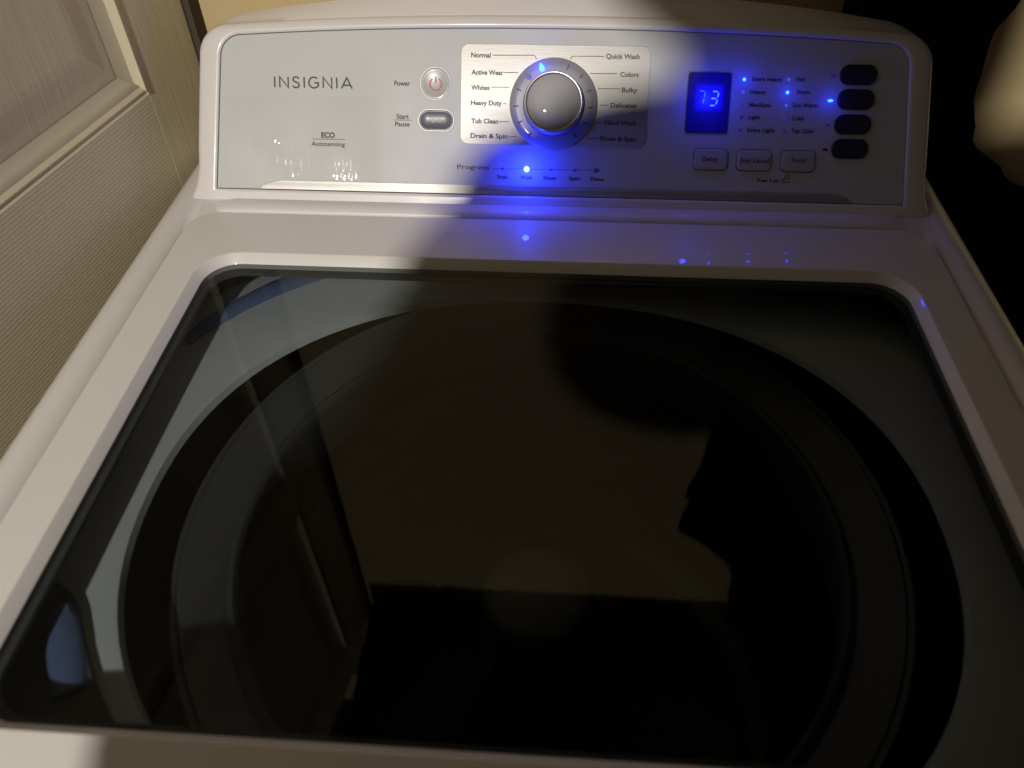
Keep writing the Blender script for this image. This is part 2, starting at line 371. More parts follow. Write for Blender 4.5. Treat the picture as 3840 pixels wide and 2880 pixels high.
drum = wpart('drum', *loft([circ(0.262, -0.085), circ(0.262, -0.15), circ(0.258, -0.155), circ(0.258, -0.165), circ(0.262, -0.17), circ(0.262, -0.25), circ(0.258, -0.255), circ(0.258, -0.265), circ(0.262, -0.27), circ(0.262, -0.42), circ(0.23, -0.45)], False, True), M['steel'], ang=50)
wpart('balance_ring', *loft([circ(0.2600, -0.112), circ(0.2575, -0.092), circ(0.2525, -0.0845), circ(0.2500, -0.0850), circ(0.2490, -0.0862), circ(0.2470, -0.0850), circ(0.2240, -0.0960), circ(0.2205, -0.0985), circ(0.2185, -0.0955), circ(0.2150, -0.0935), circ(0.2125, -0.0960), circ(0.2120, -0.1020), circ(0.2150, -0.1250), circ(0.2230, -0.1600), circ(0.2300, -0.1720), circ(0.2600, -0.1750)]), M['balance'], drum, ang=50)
# drum wall fittings: lint filter on the back-left wall and holes in rows
def drum_patch(name, a0, a1, z0, z1, dr, mt, bulge=0.0):
    nu, nv = 12, 8; V = []
    for i in range(nu+1):
        for j in range(nv+1):
            t, s = i/nu, j/nv; a = R(a0 + (a1-a0)*t); k = math.sin(math.pi*t)**0.5*math.sin(math.pi*s)**0.5
            r = 0.2605 - dr*k - bulge*k
            V.append((CX + r*math.cos(a), DY + r*math.sin(a), z0 + (z1-z0)*s))
    F = [(i*(nv+1)+j, (i+1)*(nv+1)+j, (i+1)*(nv+1)+j+1, i*(nv+1)+j+1) for i in range(nu) for j in range(nv)]
    return wpart(name, V, F, mt, drum, ang=70)
drum_patch('lint_filter', 100, 126, -0.36, -0.19, 0.012, M['agitator'])
for a in (20, 160, 200, 250, 300): drum_patch('drum_rib', a-6, a+6, -0.40, -0.14, 0.010, M['steel'])
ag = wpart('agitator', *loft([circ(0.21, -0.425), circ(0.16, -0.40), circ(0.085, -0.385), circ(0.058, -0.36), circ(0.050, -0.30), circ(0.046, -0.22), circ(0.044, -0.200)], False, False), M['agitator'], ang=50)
wpart('agitator_cap', *loft([circ(0.0445, -0.1995), circ(0.0445, -0.192), circ(0.041, -0.186), circ(0.030, -0.183), circ(0.010, -0.182)], False, True), M['agitator'], ag, ang=50)
for k in range(4):
    a = R(45 + 90*k); V = []
    for (r, z) in [(0.045, -0.23), (0.062, -0.25), (0.085, -0.31), (0.15, -0.37), (0.19, -0.39), (0.15, -0.405), (0.05, -0.38)]:
        for s in (-0.006, 0.006): V.append((CX + r*math.cos(a) - s*math.sin(a), DY + r*math.sin(a) + s*math.cos(a), z))
    n_ = 7; F = [tuple(2*i for i in range(n_)), tuple(2*i+1 for i in range(n_-1, -1, -1))] + [(2*i, 2*i+1, 2*((i+1) % n_)+1, 2*((i+1) % n_)) for i in range(n_)]
    wpart('fin', V, F, M['agitator'], ag, False)
# blue pads at the corners of the opening
def arc_pad(pts, wdt, z):
    V = []; nn = len(pts)
    for i, (x, y) in enumerate(pts):
        a = pts[max(0, i-1)]; c = pts[min(nn-1, i+1)]; d = Vector((c[0]-a[0], c[1]-a[1])).normalized(); nrm = Vector((-d.y, d.x))
        wv = wdt[i]
        for s, zz in ((-0.5, z), (-0.35, z+0.004), (0.35, z+0.004), (0.5, z)): V.append((x + nrm.x*s*wv, y + nrm.y*s*wv, zz))
    F = [(i*4+k, i*4+k+1, (i+1)*4+k+1, (i+1)*4+k) for i in range(nn-1) for k in range(3)] + [(0, 1, 2, 3), tuple((nn-1)*4+k for k in (3, 2, 1, 0))]
    wpart('corner_pad', V, F, M['bluepad'], None, ang=60, label='blue pad below the glass')
arc_pad([(-0.289, 0.446), (-0.279, 0.468), (-0.262, 0.492), (-0.240, 0.515), (-0.215, 0.536), (-0.19, 0.552)], [0.010, 0.016, 0.018, 0.020, 0.023, 0.022], -0.0470)
cp = [(-0.305, 0.226), (-0.305, 0.10), (-0.208, 0.10), (-0.208, 0.136), (-0.222, 0.150), (-0.235, 0.164), (-0.252, 0.187), (-0.260, 0.199), (-0.266, 0.209), (-0.273, 0.217), (-0.281, 0.222)]
wpart('corner_plate', *loft([zl(cp, -0.0520), zl(cp, -0.0372), [(x*0.995-0.001, y-0.0005, -0.0365) for x, y in cp]], False, True), M['darkplastic'], ang=40)
arc_pad([(-0.2735, 0.206), (-0.2675, 0.196), (-0.2600, 0.182), (-0.2520, 0.168), (-0.2455, 0.157)], [0.012, 0.018, 0.020, 0.020, 0.018], -0.0362)

# ------------------------------------------------------------------ console housing
US = 0.0025    # centre of the console
def side(v):   # half width of the housing at height v, flaring at the foot
    t = max(0.0, min(1.0, (v + 0.011)/0.045)); return 0.3285 - 0.0105*(1-(1-t)**2.6) - 0.0065*max(0, v-0.034)/0.08
def top(u, vs, ve): # arched top edge: vs at ends, ve in the middle
    return vs + (ve-vs)*(1-min(1, abs(u)/0.30)**2.2)
def outline(inset, vb, vs, ve, hb, ht, rc, grow=0):
    """closed outline: bottom left -> bottom right -> up -> arch -> down; hb(v) half width function"""
    L = []
    nb = 40
    for i in range(nb): L.append((-hb(vb) + 2*hb(vb)*i/nb, vb))
    ns = 16; vtop = vs - rc
    for i in range(ns): v = vb + (vtop-vb)*(i/ns)**1.4; L.append((hb(v), v))
    for i in range(10):
        a = R(90*i/10); x1 = hb(vtop); L.append((x1 - rc + rc*math.cos(a), vtop + rc*math.sin(a)))
    x1 = hb(vtop)-rc
    na = 50
    for i in range(na+1):
        u = x1 - 2*x1*i/na; L.append((u, vs + (ve-vs)*(1-(abs(u)/x1)**2.2)))
    for i in range(1, 11):
        a = R(90 + 90*i/10); L.append((-hb(vtop) + rc + rc*math.cos(a), vtop + rc*math.sin(a)))
    for i in range(1, ns+1):
        v = vtop + (vb-vtop)*(1-(1-i/ns)**1.4); L.append((-hb(v), v))
    L.pop()
    return L
fas = lambda k: outline(0, 0.0-k, 0.129+k, 0.137+k, lambda v: 0.3012+k - 0.0102*max(0, v)/0.115, 0, 0.019+k)
def lp(L, w_, dv=0.0, shift=(0, 0, 0)): return [tuple(P(u+US, v+dv, w_) + Vector(shift)) for u, v in L]
O = lambda k, vb=-0.0115: outline(0, vb, 0.1385-k, 0.1485-k, lambda v: side(v)-k, 0, 0.026)
loops = [lp(fas(0.0), -0.0035), lp(fas(0.0004), -0.0006), lp(fas(0.0018), 0.0004), lp(fas(0.0032), 0.0004),
         lp(O(0.0060, -0.0095), 0.0003), lp(O(0.0028, -0.0110), -0.0010), lp(O(0.0008, -0.0116), -0.0036), lp(O(0.0, -0.0112), -0.0075)]
# sides and top sweep back horizontally to the rear of the machine
def back(L, y, dz, pinch): 
    out = []
    for (u, v) in L:
        p = P(u+US, v, -0.0075); yy = max(p.y, 0) ; out.append((p.x*(1-pinch), max(p.y+0.004, y - 0.6*max(0, 0.1485-v)*0 ), p.z + dz*max(0, v)/0.148))
    return out
b1 = O(0.0, -0.0112)
def bk(depth, drop):
    out = []
    for (u, v) in b1:
        p = P(u+US, v, -0.0075); t = max(0, min(1, v/0.14))
        ye = 0.702 + 0.0*t
        k = max(0, min(1, (v-0.1375)/0.011))
        out.append((p.x - math.copysign(0.006*depth, p.x), p.y + (ye-p.y)*depth, p.z + drop*t + 0.014*k*min(1, depth*1.15) - (0.004 if v < 0 else 0)))
    return out
loops += [bk(0.25, 0.0005), bk(0.6, 0.0), bk(0.93, -0.001), bk(1.0, -0.006)]
V, F = loft(loops, False, True)
wpart('console_housing', V, F, M['plastic'], ang=38)

# fascia sheet
fo = fas(-0.0004)
V = lp(fo, -0.0016) + lp(fo, -0.0034); n_ = len(fo)
fascia = wpart('fascia', V, [tuple(range(n_))] + [(i, (i+1) % n_, n_+(i+1) % n_, n_+i) for i in range(n_)], M['fascia'], ang=30, label='silver grey control fascia')
FW = -0.0016
def fl(name, pts, w0, w1, mt, r=0.0004, parent=None, label=None, inset_top=0.0):
    """plate of thickness w0..w1 from an outline in (u,v)"""
    c = (sum(p[0] for p in pts)/len(pts), sum(p[1] for p in pts)/len(pts))
    def ins(k):
        n = len(pts); out = []
        for i in range(n):
            a, b_, d = pts[i-1], pts[i], pts[(i+1) % n]
            t = Vector((d[0]-a[0], d[1]-a[1])); t = t.normalized() if t.length > 0 else Vector((1, 0)); out.append((b_[0] - t.y*k, b_[1] + t.x*k))
        return out
    L = [[tuple(P(u, v, FW+w0)) for u, v in pts], [tuple(P(u, v, FW+w1-r)) for u, v in pts], [tuple(P(u, v, FW+w1)) for u, v in ins(r)]]
    V, F = loft(L, False, True)
    return wpart(name, V, F, mt, parent or fascia, ang=30, label=label)
def rrp(u0, u1, v0, v1, r, seg=8): return rrect2(u0, u1, v0, v1, r, seg, 3)
def disc(cu, cv, r, n=40, sy=1.0): return [(cu + r*math.cos(2*math.pi*i/n), cv + sy*r*math.sin(2*math.pi*i/n)) for i in range(n)]

# brushed plate behind the dial and the trim strip at the foot
fl('cycle_plate', rrp(-0.0790, 0.0812, 0.0428, 0.1242, 0.0068), 0.0, 0.0007, M['brushed'], 0.0002, label='brushed silver plate behind the dial')
tp = [(-0.2585, 0.0004), (0.2610, 0.0004)]
for i in range(1, 9):
    t = i/8; tp.append((0.2610 - 0.0195*t - 0.004*math.sin(math.pi*t)*-1, 0.0004 + 0.0078*(t**0.75)))
for i in range(9):
    t = 1 - i/8; tp.append((-0.2585 + 0.0195*t - 0.004*math.sin(math.pi*t), 0.0004 + 0.0078*(t**0.75)))
tp.pop()
fl('trim_strip', tp, 0.0, 0.0006, M['brushed'], 0.0002, label='brushed silver strip along the foot')

# ---- lettering
def cap_height():
    cu = bpy.data.curves.new('h', 'FONT'); cu.body = 'H'; cu.size = 1.0; to = bpy.data.objects.new('h', cu); C.objects.link(to)
    me = bpy.data.meshes.new_from_object(to.evaluated_get(bpy.context.evaluated_depsgraph_get())); bpy.data.objects.remove(to)
    h = max(v.co.y for v in me.vertices); bpy.data.meshes.remove(me); return h
CAPH = cap_height(); print('CAPH', CAPH)
def text(name, body, u0, u1, vb, cap, mt='ink', w_=0.00025, bold=0.0, parent=None, wfix=False, shear=0.0):
    cu = bpy.data.curves.new('t', 'FONT'); cu.body = body; cu.size = 1.0; cu.offset = bold; cu.resolution_u = 4; cu.shear = shear
    to = bpy.data.objects.new('t', cu); C.objects.link(to)
    dg = bpy.context.evaluated_depsgraph_get(); me = bpy.data.meshes.new_from_object(to.evaluated_get(dg))
    bpy.data.objects.remove(to)
    xs = [v.co.x for v in me.vertices]; x0, x1 = min(xs), max(xs)
    for v in me.vertices:
        u = u0 + (v.co.x-x0)/(x1-x0)*(u1-u0); vv = vb + v.co.y/CAPH*cap
        v.co = P(u, vv, FW + w_) - WO
    me.materials.clear(); me.name = name
    o = bpy.data.objects.new(name, me); C.objects.link(o); me.materials.append(M[mt]); o.parent = parent or fascia
    return o
def stroke(name, polys, wd, mt='ink', w_=0.00025, parent=None):
    """flat printed strokes along polylines in (u,v), mitred"""
    if name == 'printed_line':
        for pl in polys: stroke('line', [pl], wd, mt, w_, parent)
        return
    if name == 'line': name = 'printed_line'
    V = []; F = []
    for pl in polys:
        closed = pl[0] == pl[-1] and len(pl) > 2; pts = pl[:-1] if closed else pl; n = len(pts); b0 = len(V)
        for i in range(n):
            a = pts[i-1] if (closed or i > 0) else None; c = pts[(i+1) % n] if (closed or i < n-1) else None; p = pts[i]
            d1 = Vector((p[0]-a[0], p[1]-a[1])).normalized() if a else None; d2 = Vector((c[0]-p[0], c[1]-p[1])).normalized() if c else None
            d = d1 if d2 is None else d2 if d1 is None else (d1+d2).normalized() if (d1+d2).length > 1e-6 else d1
            k = 1.0
            if d1 is not None and d2 is not None: k = 1/max(0.5, d.dot(d1))
            nr = Vector((-d.y, d.x))*wd/2*k
            for s in (1, -1): V.append(tuple(P(p[0]+nr.x*s, p[1]+nr.y*s, FW+w_)))
        for i in range(n if closed else n-1):
            j = (i+1) % n; F.append((b0+2*i, b0+2*i+1, b0+2*j+1, b0+2*j))
    return wpart(name, V, F, M[mt], parent or fascia, False)
def arcp(cu, cv, r, a0, a1, n=14, sy=1.0): return [(cu + r*math.cos(R(a0+(a1-a0)*i/n)), cv + sy*r*math.sin(R(a0+(a1-a0)*i/n))) for i in range(n+1)]

# brand lettering: thin wide geometric capitals drawn as strokes
def brand(u0, u1, vb, h):
    adv = {'I': 0.16, 'N': 0.86, 'S': 0.66, 'G': 0.94, 'A': 0.98}; gap = 0.36
    word = 'INSIGNIA'; tot = sum(adv[c] for c in word) + gap*(len(word)-1); s = (u1-u0)/tot; u = u0; pol = []
    for c in word:
        wd = adv[c]*s
        def q(x, y): return (u + x*wd, vb + y*h)
        if c == 'I': pol.append([q(0.5, 0), q(0.5, 1)])
        if c == 'N': pol.append([q(0.04, 0), q(0.04, 1), q(0.96, 0), q(0.96, 1)])
        if c == 'A': pol.append([q(0.0, 0), q(0.5, 1), q(1.0, 0)]); pol.append([q(0.19, 0.30), q(0.81, 0.30)])
        if c == 'S':
            pol.append([q(0.93, 0.84), q(0.80, 0.95), q(0.55, 1.0), q(0.30, 0.97), q(0.12, 0.86), q(0.10, 0.70), q(0.22, 0.59), q(0.5, 0.52), q(0.80, 0.44), q(0.94, 0.31), q(0.92, 0.15), q(0.74, 0.03), q(0.47, 0.0), q(0.22, 0.05), q(0.05, 0.17)])
        if c == 'G':
            pts = [(0.5+0.5*math.cos(R(a)), 0.5+0.5*math.sin(R(a))) for a in range(48, 331, 13)]
            pol.append([q(x, y) for x, y in pts] + [q(0.93, 0.20), q(0.93, 0.47), q(0.55, 0.47)])
        u += wd + gap*s
    return pol
stroke('brand_lettering', brand(-0.2428, -0.1738, 0.0866, 0.0088), 0.00135)
text('lettering', 'ECO', -0.2022, -0.1900, 0.0455, 0.0043, bold=0.04)
text('lettering', 'Autosensing', -0.2113, -0.1813, 0.0383, 0.0037, bold=0.012)
stroke('printed_line', [[(-0.2104, 0.0441), (-0.1811, 0.0443)]], 0.0005)
text('lettering', 'Power', -0.1369, -0.1231, 0.0898, 0.0038, bold=0.024)
text('lettering', 'Start', -0.1351, -0.1244, 0.0626, 0.0038, bold=0.022)
text('lettering', 'Pause', -0.1364, -0.1235, 0.0563, 0.0036, bold=0.022)
stroke('printed_line', [[(-0.1377, 0.0614), (-0.1215, 0.0615)]], 0.00045)
PW = 0.00095
for body, u0, u1, vb in [('Normal', -70.4, -53.7, 113.5), ('Active Wear', -69.9, -42.7, 99.7), ('Whites', -70.0, -54.2, 87.4), ('Heavy Duty', -70.2, -43.5, 75.0), ('Tub Clean', -69.6, -46.1, 60.1), ('Drain & Spin', -70.1, -37.7, 47.9),
                         ('Quick Wash', 43.9, 72.0, 114.1), ('Colors', 56.5, 72.1, 99.9), ('Bulky', 58.6, 71.6, 87.5), ('Delicates', 49.7, 71.9, 75.0), ('Hand Wash', 45.3, 72.0, 60.9), ('Rinse & Spin', 42.2, 72.7, 47.8)]:
    text('lettering', body, u0/1000, u1/1000, vb/1000, 0.0037, w_=PW, bold=0.026)
mm = lambda l: [(a/1000, b_/1000) for a, b_ in l]
stroke('printed_line', [mm([(-52.1, 115.4), (-17.2, 115.8), (-16.2, 115.3), (-14.6, 112.4)]), mm([(-41.9, 101.7), (-30, 101.9)]), mm([(-52.8, 89.8), (-37.5, 89.9)]), mm([(-42.1, 76.5), (-39.5, 76.5)]), mm([(-45.4, 61.7), (-36.5, 61.8)]), mm([(-36.4, 49.4), (-29.4, 49.5)]),
                 mm([(42.4, 115.8), (15.4, 115.6), (13.8, 112.9)]), mm([(54.1, 102.2), (31.0, 102.0)]), mm([(57.6, 90.2), (38.5, 90.1)]), mm([(48.1, 76.8), (40.6, 76.8)]), mm([(44.4, 62.2), (38.0, 62.1)]), mm([(41.3, 49.4), (30.7, 49.4)])], 0.00055, w_=PW)
# progress row
text('lettering', 'Progress', -0.0816, -0.0534, 0.0216, 0.0036, bold=0.01)
for body, u0, u1 in [('Soak', -46, -36.5), ('Wash', -25.7, -15.2), ('Rinse', -5.5, 5.6), ('Spin', 16.6, 26.1), ('Done', 35.7, 47.0)]:
    text('lettering', body, u0/1000, u1/1000, 0.0142, 0.0030, bold=0.024)
stroke('printed_line', [mm([(-50.8, 22.4), (-43.2, 22.5)]), mm([(-39.9, 22.5), (-23.4, 22.7)]), mm([(-17.4, 22.7), (-1.1, 22.8)]), mm([(2.1, 22.8), (19.8, 22.9)]), mm([(23.0, 22.9), (39.6, 23.0)])], 0.0004)
stroke('printed_line', [mm([(39.3, 21.4), (42.4, 23.0), (39.3, 24.6), (39.3, 21.4)])], 0.0009)
# right-hand legends
for body, u0, u1, vb in [('Extra Heavy', 167.0, 192.0, 98.4), ('Heavy', 165.9, 179.4, 88.2), ('Medium', 166.3, 184.1, 77.9), ('Light', 166.6, 176.6, 68.0), ('Extra Light', 166.3, 189.7, 57.7),
                         ('Hot', 202.9, 210.3, 98.8), ('Warm', 204.0, 215.8, 88.7), ('Eco Warm', 202.7, 223.1, 78.3), ('Cold', 202.8, 212.4, 67.7), ('Tap Cold', 203.2, 221.5, 57.6)]:
    text('lettering', body, u0/1000, u1/1000, vb/1000, 0.0031, bold=0.024)
text('lettering', 'Press 3 sec.', 0.1785, 0.1985, 0.0166, 0.0029, bold=0.024)
stroke('printed_line', [mm([(174.0, 18.1), (176.4, 18.1)]), mm([(209.2, 18.5), (211.8, 18.5)])], 0.0004)
stroke('lock_sign', [mm([(201.3, 16.6), (205.7, 16.6), (205.7, 20.0), (201.3, 20.0), (201.3, 16.6)]), [(0.2021, 0.0200)] + arcp(0.2035, 0.0216, 0.0014, 180, 0, 8) + [(0.2049, 0.0200)]], 0.0005)
stroke('printed_line', [mm([(200.4, 19.2), (199.9, 19.2), (199.9, 16.3), (201.0, 16.3)])], 0.0005)

# ---- buttons
def button(gen, hw, h, mt, dish, label=None, base=0.0):
    """button from an outline generator gen(inset), with a dished or crowned face"""
    L = [[tuple(P(u, v, FW+base)) for u, v in gen(0)], [tuple(P(u, v, FW+base+h*0.8)) for u, v in gen(0)], [tuple(P(u, v, FW+base+h)) for u, v in gen(0.0005)]]
    steps = 8
    for i in range(1, steps):
        k = i/steps; d = 0.0005 + (hw*0.97-0.0005)*k
        L.append([tuple(P(u, v, FW+base+h + dish*(1-(1-k)**2))) for u, v in gen(d)])
    V, F = loft(L, False, True)
    return wpart('button', V, F, mt, fascia, ang=50, label=label)
def rimring(pts, k, w1, mt):
    n = len(pts)
    def off(d):
        out = []
        for i in range(n):
            a, b_, c = pts[i-1], pts[i], pts[(i+1) % n]
            t = Vector((c[0]-a[0], c[1]-a[1])).normalized(); out.append((b_[0]+t.y*d, b_[1]-t.x*d))
        return out
    L = [lpw(off(k), 0.0), lpw(off(k*0.75), w1), lpw(off(k*0.25), w1), lpw(off(0.0001), 0.0)]
    V, F = loft(L); return wpart('button_rim', V, F, mt, fascia, ang=60)
def lpw(L, w_): return [tuple(P(u, v, FW+w_)) for u, v in L]
pb = disc(-0.1010, 0.0918, 0.0124, 48, 1.03)
button(lambda d: disc(-0.1010, 0.0918, 0.0124-d, 48, 1.03), 0.0124, 0.0016, M['button'], -0.0012, 'round button with red power sign'); rimring(pb, 0.0008, 0.0009, M['chrome'])
stroke('power_sign', [arcp(-0.1008, 0.0914, 0.0050, 122, 418, 26), [(-0.1008, 0.0924), (-0.1008, 0.0976)]], 0.00105, 'red_ink', 0.0012)
pl = rrp(-0.1150, -0.0854, 0.0535, 0.0700, 0.0080, 12)
button(lambda d: rrp(-0.1150+d, -0.0854-d, 0.0535+d, 0.0700-d, max(0.0080-d, 0.00005), 12), 0.00825, 0.0014, M['pill'], -0.0013, 'slate coloured start button'); rimring(pl, 0.0009, 0.0010, M['chrome'])
stroke('printed_line', [mm([(-103.4, 60.0), (-99.6, 61.9), (-103.4, 63.8), (-103.4, 60.0)]), mm([(-97.9, 60.1), (-97.9, 63.7)]), mm([(-96.3, 60.1), (-96.3, 63.7)])], 0.0005, 'knobring', 0.0008)
for body, u0, u1, t0, t1, tb in [('Delay', 122.9, 152.2, 130.2, 143.9, 32.7), ('Soil Level', 159.6, 189.0, 162.3, 186.5, 32.3), ('Temp', 196.8, 225.9, 204.8, 218.1, 33.4)]:
    pts = rrp(u0/1000+0.0004, u1/1000-0.0004, 0.0258, 0.0428, 0.0040)
    rimring(pts, 0.0007, 0.0003, M['groove']); button(lambda d: rrp(u0/1000+0.0004+d, u1/1000-0.0004-d, 0.0258+d, 0.0428-d, max(0.0040-d, 0.00005)), 0.0085, 0.0016, M['button'], 0.0003)
    text('lettering', body, t0/1000, t1/1000, tb/1000, 0.0037, w_=0.0022, bold=0.01)
for (cv, du) in [(104.4, 0.2), (85.0, 0.4), (65.1, 0.0), (45.3, 0.0)]:
    button(lambda d: rrp(0.2383+du/1000+d, 0.2683+du/1000-d, cv/1000-0.0080+d, cv/1000+0.0080-d, max(0.0072-d, 0.00005), 10), 0.008, 0.0020, M['navy'], 0.0004)

# ---- indicator lamps
def led(u, v, r, mt, name='indicator_lamp', ru=None, h=0.0006):
    ru = ru or r; n = 20
    L = [[tuple(P(u+ru*k*math.cos(2*math.pi*i/n), v+r*k*math.sin(2*math.pi*i/n), FW+w_)) for i in range(n)] for k, w_ in ((1, 0.0), (0.9, h*0.7), (0.55, h))]
    V, F = loft(L, False, True); return wpart(name, V, F, mt, fascia, ang=60)
E_ = {'hot': emit('lamp_bright', (0.007, 0.046, 1.0), 20), 'core': emit('lamp_core', (0.025, 0.05, 1.0), 40), 'mid': emit('lamp_mid', (0.05, 0.10, 1.0), 0.85), 'low': emit('lamp_low', (0.07, 0.06, 1.0), 0.38), 'faint': emit('lamp_faint', (0.08, 0.05, 0.8), 0.14), 'off': mat('lamp_off', (0.03, 0.03, 0.06), 0.3)}
for k, (v, e) in enumerate([(99.5, 'hot'), (89.4, 'mid'), (79.2, 'low'), (69.1, 'faint'), (58.9, 'faint')]): led(0.1605, v/1000, 0.00135, E_[e])
for k, (v, e) in enumerate([(100.1, 'mid'), (89.8, 'hot'), (79.5, 'mid'), (69.0, 'low'), (58.8, 'faint')]): led(0.1972, v/1000, 0.00135, E_[e])
for (v, e) in [(103.1, 'faint'), (83.9, 'hot'), (64.3, 'faint'), (44.5, 'off')]: led(0.2332, v/1000, 0.0010, E_[e], ru=0.0023)
for u, e in [(-41.6, 'low'), (-20.5, 'core'), (0.5, 'low'), (21.4, 'faint')]: led(u/1000, 0.0226, 0.0024 if e == 'core' else 0.0013, E_[e])

# ---- display window
disp = fl('display', rrp(0.1140, 0.1496, 0.0557, 0.1046, 0.0022), 0.0, 0.0009, None, 0.0002, label='lit blue display window')
mt, nt, b = nmat('display_window')
b.inputs['Base Color'].default_value = (0.006, 0.005, 0.02, 1); b.inputs['Roughness'].default_value = 0.45
tc = nt.nodes.new('ShaderNodeTexCoord'); sx = nt.nodes.new('ShaderNodeSeparateXYZ'); nt.links.new(tc.outputs['Generated'], sx.inputs[0])
def mth(op, a, b_=None, c=None):
    n = nt.nodes.new('ShaderNodeMath'); n.operation = op
    for i, x in enumerate((a, b_, c)):
        if x is None: continue
        if isinstance(x, (int, float)): n.inputs[i].default_value = x
        else: nt.links.new(x, n.inputs[i])
    return n.outputs[0]
def softbox(cx, cz, hx, hz, sx_, sz_):
    ax_ = mth('ABSOLUTE', mth('SUBTRACT', sx.outputs[0], cx)); az = mth('ABSOLUTE', mth('SUBTRACT', sx.outputs[2], cz))
    def ss(x, a, s_):
        n = nt.nodes.new('ShaderNodeMapRange'); n.interpolation_type = 'SMOOTHSTEP'; n.inputs['From Min'].default_value = a-s_; n.inputs['From Max'].default_value = a+s_
        n.inputs['To Min'].default_value = 1; n.inputs['To Max'].default_value = 0; nt.links.new(x, n.inputs['Value']); return n.outputs[0]
    return mth('MULTIPLY', ss(ax_, hx, sx_), ss(az, hz, sz_))
glow = softbox(0.51, 0.595, 0.31, 0.20, 0.07, 0.055); wide = softbox(0.5, 0.60, 0.42, 0.40, 0.40, 0.45)
tot = mth('ADD', mth('ADD', mth('MULTIPLY', glow, 0.70), mth('MULTIPLY', wide, 0.33)), 0.045)
b.inputs['Emission Color'].default_value = (0.004, 0.001, 1.0, 1); nt.links.new(tot, b.inputs['Emission Strength'])
disp.data.materials.clear(); disp.data.materials.append(mt)
M['seg'] = emit('segment_lit', (0.06, 0.24, 1.0), 1.15); M['segdim'] = emit('segment_dim', (0.03, 0.12, 1.0), 0.95)
def seg7(cu, cv, hw, hh, on, mt, th, sh=0.10):
    def sl(u, v): return (cu + u + sh*v*1.6, cv + v)
    g = th*0.55
    S = {'a': ((-hw+g, hh), (hw-g, hh)), 'g': ((-hw+g, 0), (hw-g, 0)), 'd': ((-hw+g, -hh), (hw-g, -hh)), 'b': ((hw, hh-g), (hw, g)), 'c': ((hw, -g), (hw, -hh+g)), 'f': ((-hw, hh-g), (-hw, g)), 'e': ((-hw, -g), (-hw, -hh+g))}
    for k in on:
        (a, b_), (c, d) = S[k]; p, q = Vector(sl(a, b_)), Vector(sl(c, d)); t = (q-p).normalized(); nr = Vector((-t.y, t.x))*th/2; e = t*th*0.4
        pts = [p, p+e+nr, q-e+nr, q, q-e-nr, p+e-nr]
        V = [tuple(P(x.x, x.y, FW+0.0010)) for x in pts] + [tuple(P(x.x, x.y, FW+0.00118)) for x in pts]
        F = [(6, 7, 8, 9, 10, 11)] + [(i, (i+1) % 6, 6+(i+1) % 6, 6+i) for i in range(6)]
        wpart('segment', V, F, mt, disp, False)
seg7(0.1253, 0.0842, 0.0028, 0.0054, 'abc', M['segdim'], 0.0011)
seg7(0.1362, 0.0838, 0.0030, 0.0056, 'abgcd', M['seg'], 0.0014)
for u, v in [(124.9, 99.5), (124.8, 59.3)]:
    stroke('printed_line', [arcp(u/1000, v/1000, 0.0011, 0, 360, 12)], 0.0005, 'navy', 0.0011, disp)

# ---- dial
kc = (0.0010, 0.0765)
knob = None
def lathe(name, prof, mt, parent, cu, cv, n=72, cap=True, ang=45, label=None):
    L = [[tuple(P(cu + r*math.cos(2*math.pi*i/n), cv + r*math.sin(2*math.pi*i/n), FW+w_)) for i in range(n)] for r, w_ in prof]
    V, F = loft(L, False, cap); return wpart(name, V, F, mt, parent, ang=ang, label=label)
knob = lathe('dial', [(0.0258, 0.0), (0.0256, 0.010), (0.0250, 0.0150), (0.0246, 0.0165)], M['knob'], wm, *kc, cap=False, label='round cycle dial')
lathe('dial_ring', [(0.0376, 0.0007), (0.0376, 0.0020), (0.0370, 0.0026), (0.0310, 0.0030), (0.0262, 0.0030), (0.0259, 0.0022)], M['knobring'], knob, *kc, cap=False)
lathe('dial_rim', [(0.0246, 0.0165), (0.0244, 0.0176), (0.0238, 0.0183), (0.0230, 0.0183), (0.0224, 0.0178), (0.0220, 0.0172)], M['knobrim'], knob, *kc, cap=False)
lathe('dial_cap', [(0.0220, 0.0170), (0.0218, 0.0168), (0.0204, 0.0174), (0.0196, 0.0178), (0.0150, 0.0186), (0.0100, 0.0191), (0.0050, 0.0194), (0.0015, 0.0195)], M['knob'], knob, *kc)
def tick(ang, r0, r1, wd, mt, name='tick_mark', w_=0.0032):
    a = R(90-ang); c, s = math.cos(a), math.sin(a); V = []
    for r, k in ((r0, 1), (r1, 1)):
        for q in (-1, 1): V.append(tuple(P(kc[0]+r*c - q*wd/2*s, kc[1]+r*s + q*wd/2*c, FW+w_)))
    return wpart(name, V, [(0, 1, 3, 2)], mt, knob, False)
for k in range(12):
    a = (20.5 + 24.4*k) if k < 6 else -(20.5 + 24.4*(k-6))
    if k == 6: continue
    tick(a, 0.0298, 0.0342, 0.0010, M['ink'])
# lit tear-drop at Normal and a faint one at Active Wear
def tear(ang, mt):
    a = R(90-ang); c, s = math.cos(a), math.sin(a); V = []; n = 20
    pts = []
    for i in range(n):
        t = 2*math.pi*i/n; rad = 0.0315 + 0.0036*math.cos(t); wd = 0.0021*math.sin(t)*(1 - 0.45*math.cos(t)); pts.append((kc[0]+rad*c - wd*s, kc[1]+rad*s + wd*c))
    L = [[tuple(P(u, v, FW+0.0028)) for u, v in pts], [tuple(P(u, v, FW+0.0034)) for u, v in pts]]
    V, F = loft(L, False, True); return wpart('dial_lamp', V, F, mt, knob, False)
tear(-20.5, E_['hot']); tear(-44.9, E_['low'])

